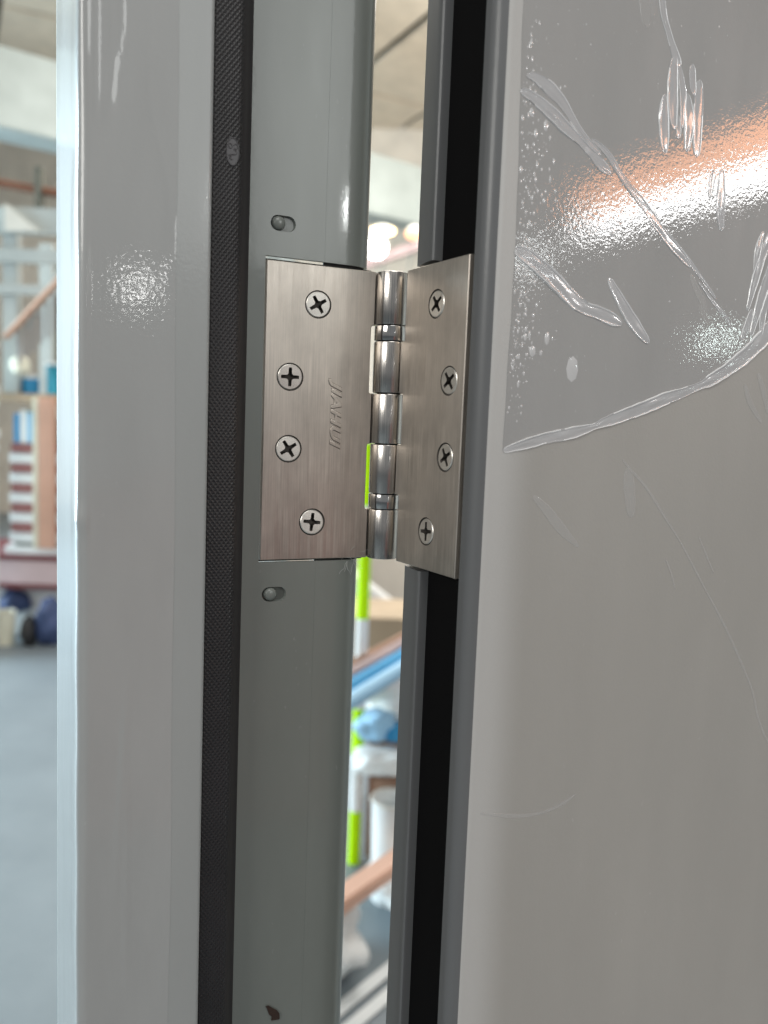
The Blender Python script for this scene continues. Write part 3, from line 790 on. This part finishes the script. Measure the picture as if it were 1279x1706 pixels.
# setting
bm = bmesh.new(); bmesh.ops.create_grid(bm, x_segments=2, y_segments=2, size=14.0)
tag(build('floor', bm, concrete()), kind='structure')
for c, L, w in (((0.02, 1.325, 0.004), 1.6, 0.030), ((0.075, 1.315, 0.004), 1.6, 0.030)):
    bm = bmesh.new(); box(bm, (0, 0, 0), (L, w, 0.002))
    tag(build('floor_marking', bm, B['marking'], None, c, (0, 0, math.atan2(0.8, 0.6))), kind='structure')
ceil = wbox('ceiling', (-1.0, 7.0, 4.62), (18, 16, 0.06), B['seam'], bev=0); tag(ceil, kind='structure')
AX = Vector((0.46, -0.888)); QX = Vector((0.888, 0.46)); O_ = Vector((-0.27, 7.79)); an = math.atan2(AX.y, AX.x)
pan = None
for q in range(-7, 4):
    for p in range(-3, 3):
        c = O_ + QX * ((q + 0.5) * 1.04) + AX * (p * 3.1 + 0.9)
        if not (-9 < c.x < 6 and 0.5 < c.y < 13.5): continue
        if pan is None: pan = wbox('ceiling_panel', (0, 0, 0), (3.03, 0.965, 0.05), B['ceil'], bev=0.006); o = pan
        else: o = pan.copy(); sc.collection.objects.link(o)
        o.parent = ceil; o.location = (c.x + 1.0, c.y - 7.0, -0.075 + 0.004 * ((q * 7 + p * 3) % 3)); o.rotation_euler = (0, 0, an)
bw = wbox('back_wall', (-1.0, 9.6, 2.29), (16, 0.2, 4.58), B['wall'], bev=0); tag(bw, 'long beige wall closing off the far end of the workshop', 'wall')
bd = Vector((0.784, 0.62, 0)); bc = Vector((-1.27, 6.77, 3.34))
wb = wbox('roof_beam', bc, (8.4, 0.34, 0.52), B['beam'], None, math.atan2(bd.y, bd.x), 0.01)
tag(wb, 'broad pale green-white roof beam crossing under the beige ceiling', 'beam')
tr = wbox('cable_tray', (0.04, 6.12, 2.495), (3.0, 0.06, 0.07), B['mauve'], None, 0, 0.004, (0, R(-21.5), 0))
tag(tr, 'slim brown tray sloping up behind the lamps in the gap', 'cable tray')

def lamp(loc, r, h, mat, label):
    o = tag(empty('pendant_lamp', loc), label, 'lamp', 'pendant lamps seen through the gap')
    bm = bmesh.new(); lathe(bm, [(r * 0.25, h * 1.4), (r * 0.5, h * 1.3), (r * 1.06, h * 0.6), (r * 1.06, h * 0.5), (r * 0.4, h * 1.15), (0, h * 1.2)], 28); build('lamp_shade', bm, B['offwhite'], o, smooth=40)
    bm = bmesh.new(); lathe(bm, [(0, -h * .5), (r * .55, -h * .42), (r * .88, -h * .15), (r, h * .2), (r * .96, h * .5), (0, h * .55)], 28); build('lamp_glass', bm, mat, o, smooth=60)
    wrod('bracket', (0, r * .3, h), (0, 9.5 - loc[1], h), 0.010, B['offwhite'], o, 8)
lamp((-0.085, 5.62, 2.525), 0.085, 0.035, B['lamp_warm'], 'wide warm yellow lamp glowing in the gap above the hinge')
lamp((-0.125, 5.50, 2.375), 0.075, 0.10, B['lamp_white'], 'round white lamp glowing just above the hinge knuckle')
lamp((0.135, 5.62, 2.51), 0.06, 0.05, B['lamp_orange'], 'dim orange lamp beside the door edge, above the hinge')

# storage rack on the far left
rack = tag(empty('storage_rack', (-1.3, 4.2, 0)), 'tall pale grey steel rack at far left with shelf and rails', 'rack')
for x, y, z0 in ((-0.622, -0.24, 1.288), (0.70, -0.24, 1.288), (-0.66, 0.30, 0), (0.70, 0.30, 0)): wbox('post', (x, y, (2.14 + z0) / 2), (0.075, 0.06, 2.14 - z0), B['grey'], rack)
for z, h in ((2.135, 0.13), (1.965, 0.07), (1.80, 0.05)):
    wbox('rail', (0.04, -0.285, z), (1.5, 0.03, h), B['grey'], rack)
wbox('shelf', (0.04, 0.015, 1.264), (1.42, 0.60, 0.046), B['tan'], rack)
wbox('back_panel', (0.04, 0.345, 1.70), (1.42, 0.012, 0.84), B['olive'], rack, bev=0)
wrod('brace', (-0.56, -0.22, 1.62), (-0.36, -0.22, 1.95), 0.016, B['grey'], rack)
bm = bmesh.new(); a = [(-0.62, 2.08), (-0.45, 2.08), (-0.62, 2.21)]
prism(bm, [(x, z) for x, z in a], 0, 0.02); build('gusset', bm, B['offwhite'], rack, (0, -0.305, 0), (R(90), 0, 0))
pp = tag(empty('overhead_pipe', (-1.77, 3.93, 2.20)), 'rusty orange-brown pipe running above the grey rack', 'pipe')
wrod('pipe', (-0.9, 0, 0.21), (0.9, 0, -0.03), 0.021, B['rust'], pp); wbox('hanger', (0, 0, 0.10), (0.035, 0.05, 0.20), B['olive'], pp)
o = wrod('orange_bar', (-1.905, 3.84, 1.555), (-1.45, 3.84, 2.05), 0.016, B['bar']); tag(o, 'orange steel bar slanting across the grey rack', 'bar')
for k in range(6):
    o = wbox('hanging_strap', (-1.845 + 0.035 * k, 3.86, 1.52 + 0.033 * k), (0.017, 0.010, 0.17 + 0.01 * (k % 3)), B['strap'], None, 0.2 * k)
    tag(o, ['leftmost', 'second', 'third', 'fourth', 'fifth', 'rightmost'][k] + ' grey strap hanging under the slanting orange bar', 'strap', 'straps hanging from the orange bar')
def drum(loc, r, h, mat, label):
    o = tag(empty('drum', loc), label, 'drum')
    bm = bmesh.new(); lathe(bm, [(0, 0), (r * .95, 0), (r, 0.01), (r, h * .34), (r * 1.04, h * .36), (r, h * .38), (r, h * .68), (r * 1.04, h * .7), (r, h * .72), (r, h), (0, h)], 28); build('body', bm, mat, o, smooth=35)
    bm = bmesh.new(); lathe(bm, [(r * 1.05, h - 0.012), (r * 1.05, h + 0.006), (r * .3, h + 0.008), (0, h + 0.008)], 28); build('lid', bm, B['white'], o, smooth=35)
drum((-1.705, 4.02, 1.287), 0.065, 0.16, B['teal'], 'teal drum standing at the right end of the rack shelf')
drum((-1.848, 4.0, 1.287), 0.042, 0.09, B['blue'], 'small blue drum on the rack shelf beside the teal one')
o = sack('white_bundle', (-1.86, 3.90, 1.385), (0.09, 0.08, 0.09), B['cream'], 4); tag(o, 'small cream bundle lying above the blue drum', 'bundle')
# stack of red boards with white spacers, on a wrapped bundle, on a plinth
for k in range(5):
    z = 1.008 - 0.103 * k
    o = wbox('red_board', (-1.69, 4.2, z), (0.485, 0.5, 0.050), B['red'])
    tag(o, ['topmost', 'second', 'third', 'fourth', 'lowest'][k] + ' dark red board of the stack between white spacers', 'board', 'red boards in the spaced stack')
    o = wbox('white_spacer', (-1.685, 4.2, z - 0.0515), (0.52, 0.48, 0.053), B['white'])
    tag(o, 'white spacer under the ' + ['topmost', 'second', 'third', 'fourth', 'lowest'][k] + ' dark red board', 'spacer', 'white spacers in the red board stack')
o = wbox('thin_board', (-1.69, 4.2, 0.508), (0.47, 0.46, 0.022), B['olive']); tag(o, 'thin dark olive board at the bottom of the red stack', 'board')
o = wbox('white_slab', (-1.66, 4.2, 0.476), (0.62, 0.5, 0.042), B['white']); tag(o, 'white slab under the dark olive board', 'slab')
def bundle(z, h, label):
    b = tag(empty('wrapped_bundle', (-1.8, 4.2, z)), label, 'bundle')
    wbox('wrapping', (0, 0, h / 2), (1.3, 0.54, h - 0.05), B['pink'], b); wbox('top_edge', (0, 0, h - 0.0125), (1.3, 0.56, 0.025), B['darkred'], b); wbox('bottom_edge', (0, 0, 0.0125), (1.3, 0.56, 0.025), B['darkred'], b)
bundle(0.278, 0.176, 'pale pink wrapped bundle edged dark red below the red board stack')
o = wbox('plinth', (-1.8, 4.30, 0.138), (1.2, 0.5, 0.276), B['white']); tag(o, 'low white plinth carrying the pink bundle', 'plinth')
for k, (c, w, h) in enumerate((('blue', 0.028, 0.15), ('white', 0.035, 0.17), ('sky', 0.028, 0.16), ('green', 0.018, 0.18), ('tan', 0.03, 0.13))):
    o = wbox('folder', (-1.905 + 0.034 * k, 4.05, 1.034 + h / 2), (w, 0.18, h), B[c], None, 0, 0.003)
    tag(o, {'blue': 'dark blue', 'white': 'white', 'sky': 'light blue', 'green': 'green', 'tan': 'brown'}[c] + ' folder standing on the red board stack', 'folder', 'folders standing on the red boards')
o = wbox('salmon_plank', (-1.722, 3.90, 0.885), (0.082, 0.035, 0.77), B['salmon']); tag(o, 'salmon coloured upright plank in front of the red board stack', 'plank')
o = wbox('upright_strip', (-1.778, 3.90, 0.885), (0.026, 0.03, 0.77), B['cream']); tag(o, 'narrow cream strip standing left of the salmon plank', 'strip')
pail('bucket', (-1.93, 3.86, 0), 0.055, 0.17, B['cream'], B['offwhite'], 'cream bucket on the floor at the far left', 'bucket')
o = sack('blue_bag', (-1.95, 4.03, 0.13), (0.16, 0.14, 0.13), B['navy'], 5); tag(o, 'dark blue bag behind the cream bucket', 'bag')
o = sack('blue_bag', (-1.71, 3.90, 0.0), (0.14, 0.16, 0.25), B['navy'], 9); tag(o, 'dark blue bag on the floor beside the frame post', 'bag')
o = sack('black_bag', (-1.80, 3.86, 0.0), (0.08, 0.12, 0.16), B['black'], 2); tag(o, 'small black bag between the bucket and blue bag', 'bag')
o = wbox('white_cabinet', (-2.06, 3.72, 0.45), (0.24, 0.2, 0.90), B['white']); tag(o, 'white cabinet at the far left under stacked rolls', 'cabinet')
for k in range(10):
    bm = bmesh.new(); rr = 0.036
    lathe(bm, [(0, -0.09), (rr * .8, -0.09), (rr, -0.08), (rr, 0.08), (rr * .8, 0.09), (0, 0.09)], 20)
    o = build('white_roll', bm, B['white'], None, (-1.915 - 0.02 + 0.006 * (k % 3) - 0.03, 3.72, 0.936 + 0.0715 * k), (R(90), 0, 0), smooth=40)
    tag(o, ['lowest', 'second', 'third', 'fourth', 'fifth', 'sixth', 'seventh', 'eighth', 'ninth', 'topmost'][k] + ' white roll, counted upwards, in the column at the far left edge', 'roll', 'white rolls stacked at the far left')

# striped pole seen through the gap
pole = tag(empty('striped_pole', (-0.046, 1.82, 0)), 'lime and white striped marker pole standing behind the hinge', 'pole')
zz = [0.0, 0.149, 0.31, 0.436, 0.683, 0.80, 1.00, 1.17, 1.36, 1.52, 1.70]
edges_ = [(0.0, 0.149, 'lime'), (0.149, 0.305, 'white'), (0.305, 0.436, 'lime'), (0.436, 0.56, 'white')]
bands = [(0.0, 0.150, 'lime'), (0.150, 0.312, 'white'), (0.312, 0.438, 'lime'), (0.438, 0.683, 'white'), (0.683, 0.86, 'lime'), (0.86, 0.985, 'white'), (0.985, 1.15, 'lime'), (1.15, 1.22, 'white')]
for a, b_, c in bands:
    wrod('lime_band' if c == 'lime' else 'white_band', (0, 0, a + 0.0), (0, 0, b_), 0.0165, B[c], pole, 24)
# pipes on trestles
pd = Vector((0.406, 0.914, 0)).normalized(); pn = Vector((pd.y, -pd.x, 0))
def trestle(c, h, label):
    o = tag(empty('trestle', c, math.atan2(pn.y, pn.x)), label, 'trestle', 'trestles under the pipes')
    wbox('top_bar', (0, 0, h - 0.025), (0.30, 0.05, 0.05), B['olive'], o)
    for s in (-1, 1):
        for t in (-1, 1): wrod('leg', (s * 0.12, 0, h - 0.05), (s * 0.13, t * 0.14, 0), 0.012, B['olive'], o, 10)
base = Vector((-0.010, 1.60, 0))
trestle(base - pd * 0.66, 0.56, 'dark trestle carrying the near ends of the pipes'); trestle(base + pd * 1.1, 0.56, 'dark trestle carrying the far ends of the pipes')
def pipe(off, r, mat, label, z=0.56, L0=-0.74, L1=1.3):
    c = base + pn * off
    tag(wrod('pipe', tuple(c + pd * L0 + Vector((0, 0, z + r))), tuple(c + pd * L1 + Vector((0, 0, z + r))), r, mat, None, 20), label, 'pipe', 'pipes lying on the trestles')
pipe(0.016, 0.019, B['sky'], 'light blue pipe, nearest of those seen through the gap')
pipe(-0.024, 0.020, B['blue'], 'deep blue pipe lying beside the light blue one')
pipe(-0.072, 0.018, B['mauve'], 'dull mauve pipe lying beyond the blue pipes')
pipe(-0.110, 0.015, B['brown'], 'brown pipe lying beyond the mauve pipe')
o = wrod('white_pipe', (-0.42, 3.62, 0.660), (0.42, 3.62, 0.045), 0.043, B['white']); tag(o, 'pale white tube sloping down behind the striped pole', 'tube')
o = wbox('partition', (0.20, 4.5, 0.46), (1.5, 0.06, 0.92), B['wall']); tag(o, 'low cream partition standing behind the sloping white tube', 'partition')
o = wbox('carton', (0.12, 3.25, 0.20), (0.9, 0.4, 0.40), B['tan']); tag(o, 'large tan carton on the floor beyond the pipes', 'carton')
o = wbox('crate', (0.165, 2.06, 0.18), (0.36, 0.42, 0.36), B['brown']); tag(o, 'brown crate under the bags behind the door gap', 'crate')
for c, s, m_, sd, lb in (((0.06, 2.02, 0.36), (0.30, 0.26, 0.20), 'white', 1, 'crumpled white bag on top of the brown crate'),
                         ((0.0, 1.80, 0.36), (0.10, 0.08, 0.085), 'sky', 12, 'light blue bag at the left front of the brown crate'),
                         ((0.055, 1.80, 0.355), (0.06, 0.06, 0.055), 'blue', 3, 'small blue bag beside the light blue one'),
                         ((0.03, 1.77, 0.275), (0.17, 0.10, 0.08), 'white', 6, 'flat white bag below the light blue bag')):
    tag(sack('plastic_bag', c, s, B[m_], sd), lb, 'bag', 'bags heaped on the crate')
o = wbox('packing_box', (0.085, 1.80, 0.14), (0.18, 0.12, 0.275), B['brown']); tag(o, 'narrow brown box in front of the crate', 'box')
pail('bucket', (0.055, 1.655, 0), 0.058, 0.262, B['white'], B['offwhite'], 'white bucket standing in front of the brown box', 'bucket')
o = wbox('salmon_plank', (0.01, 1.455, 0.165), (0.9, 0.055, 0.034), B['salmon'], None, math.atan2(0.13, 0.093), 0.004); tag(o, 'salmon plank lying across the white sacks', 'plank')
for c, s, sd, lb in (((-0.16, 1.36, 0), (0.30, 0.30, 0.155), 7, 'white sack on the floor under the near end of the salmon plank'), ((0.17, 1.60, 0), (0.34, 0.30, 0.155), 8, 'white sack on the floor beside the white bucket')):
    tag(sack('white_sack', c, s, B['white'], sd), lb, 'sack', 'white sacks under the salmon plank')
# brown slabs added unseen behind the camera, to tint the steel and lower door
for k in range(4):
    o = wbox('reflector_slab', (2.1, -2.6, 0.12 + 0.245 * k), (2.6, 1.1, 0.235), B['redbrown'], None, R(-48), 0.01)
    tag(o, ['lowest', 'second', 'third', 'topmost'][k] + ' added brown slab, unseen behind the camera, warming the steel reflection', 'board', 'added reflector slabs behind the camera')
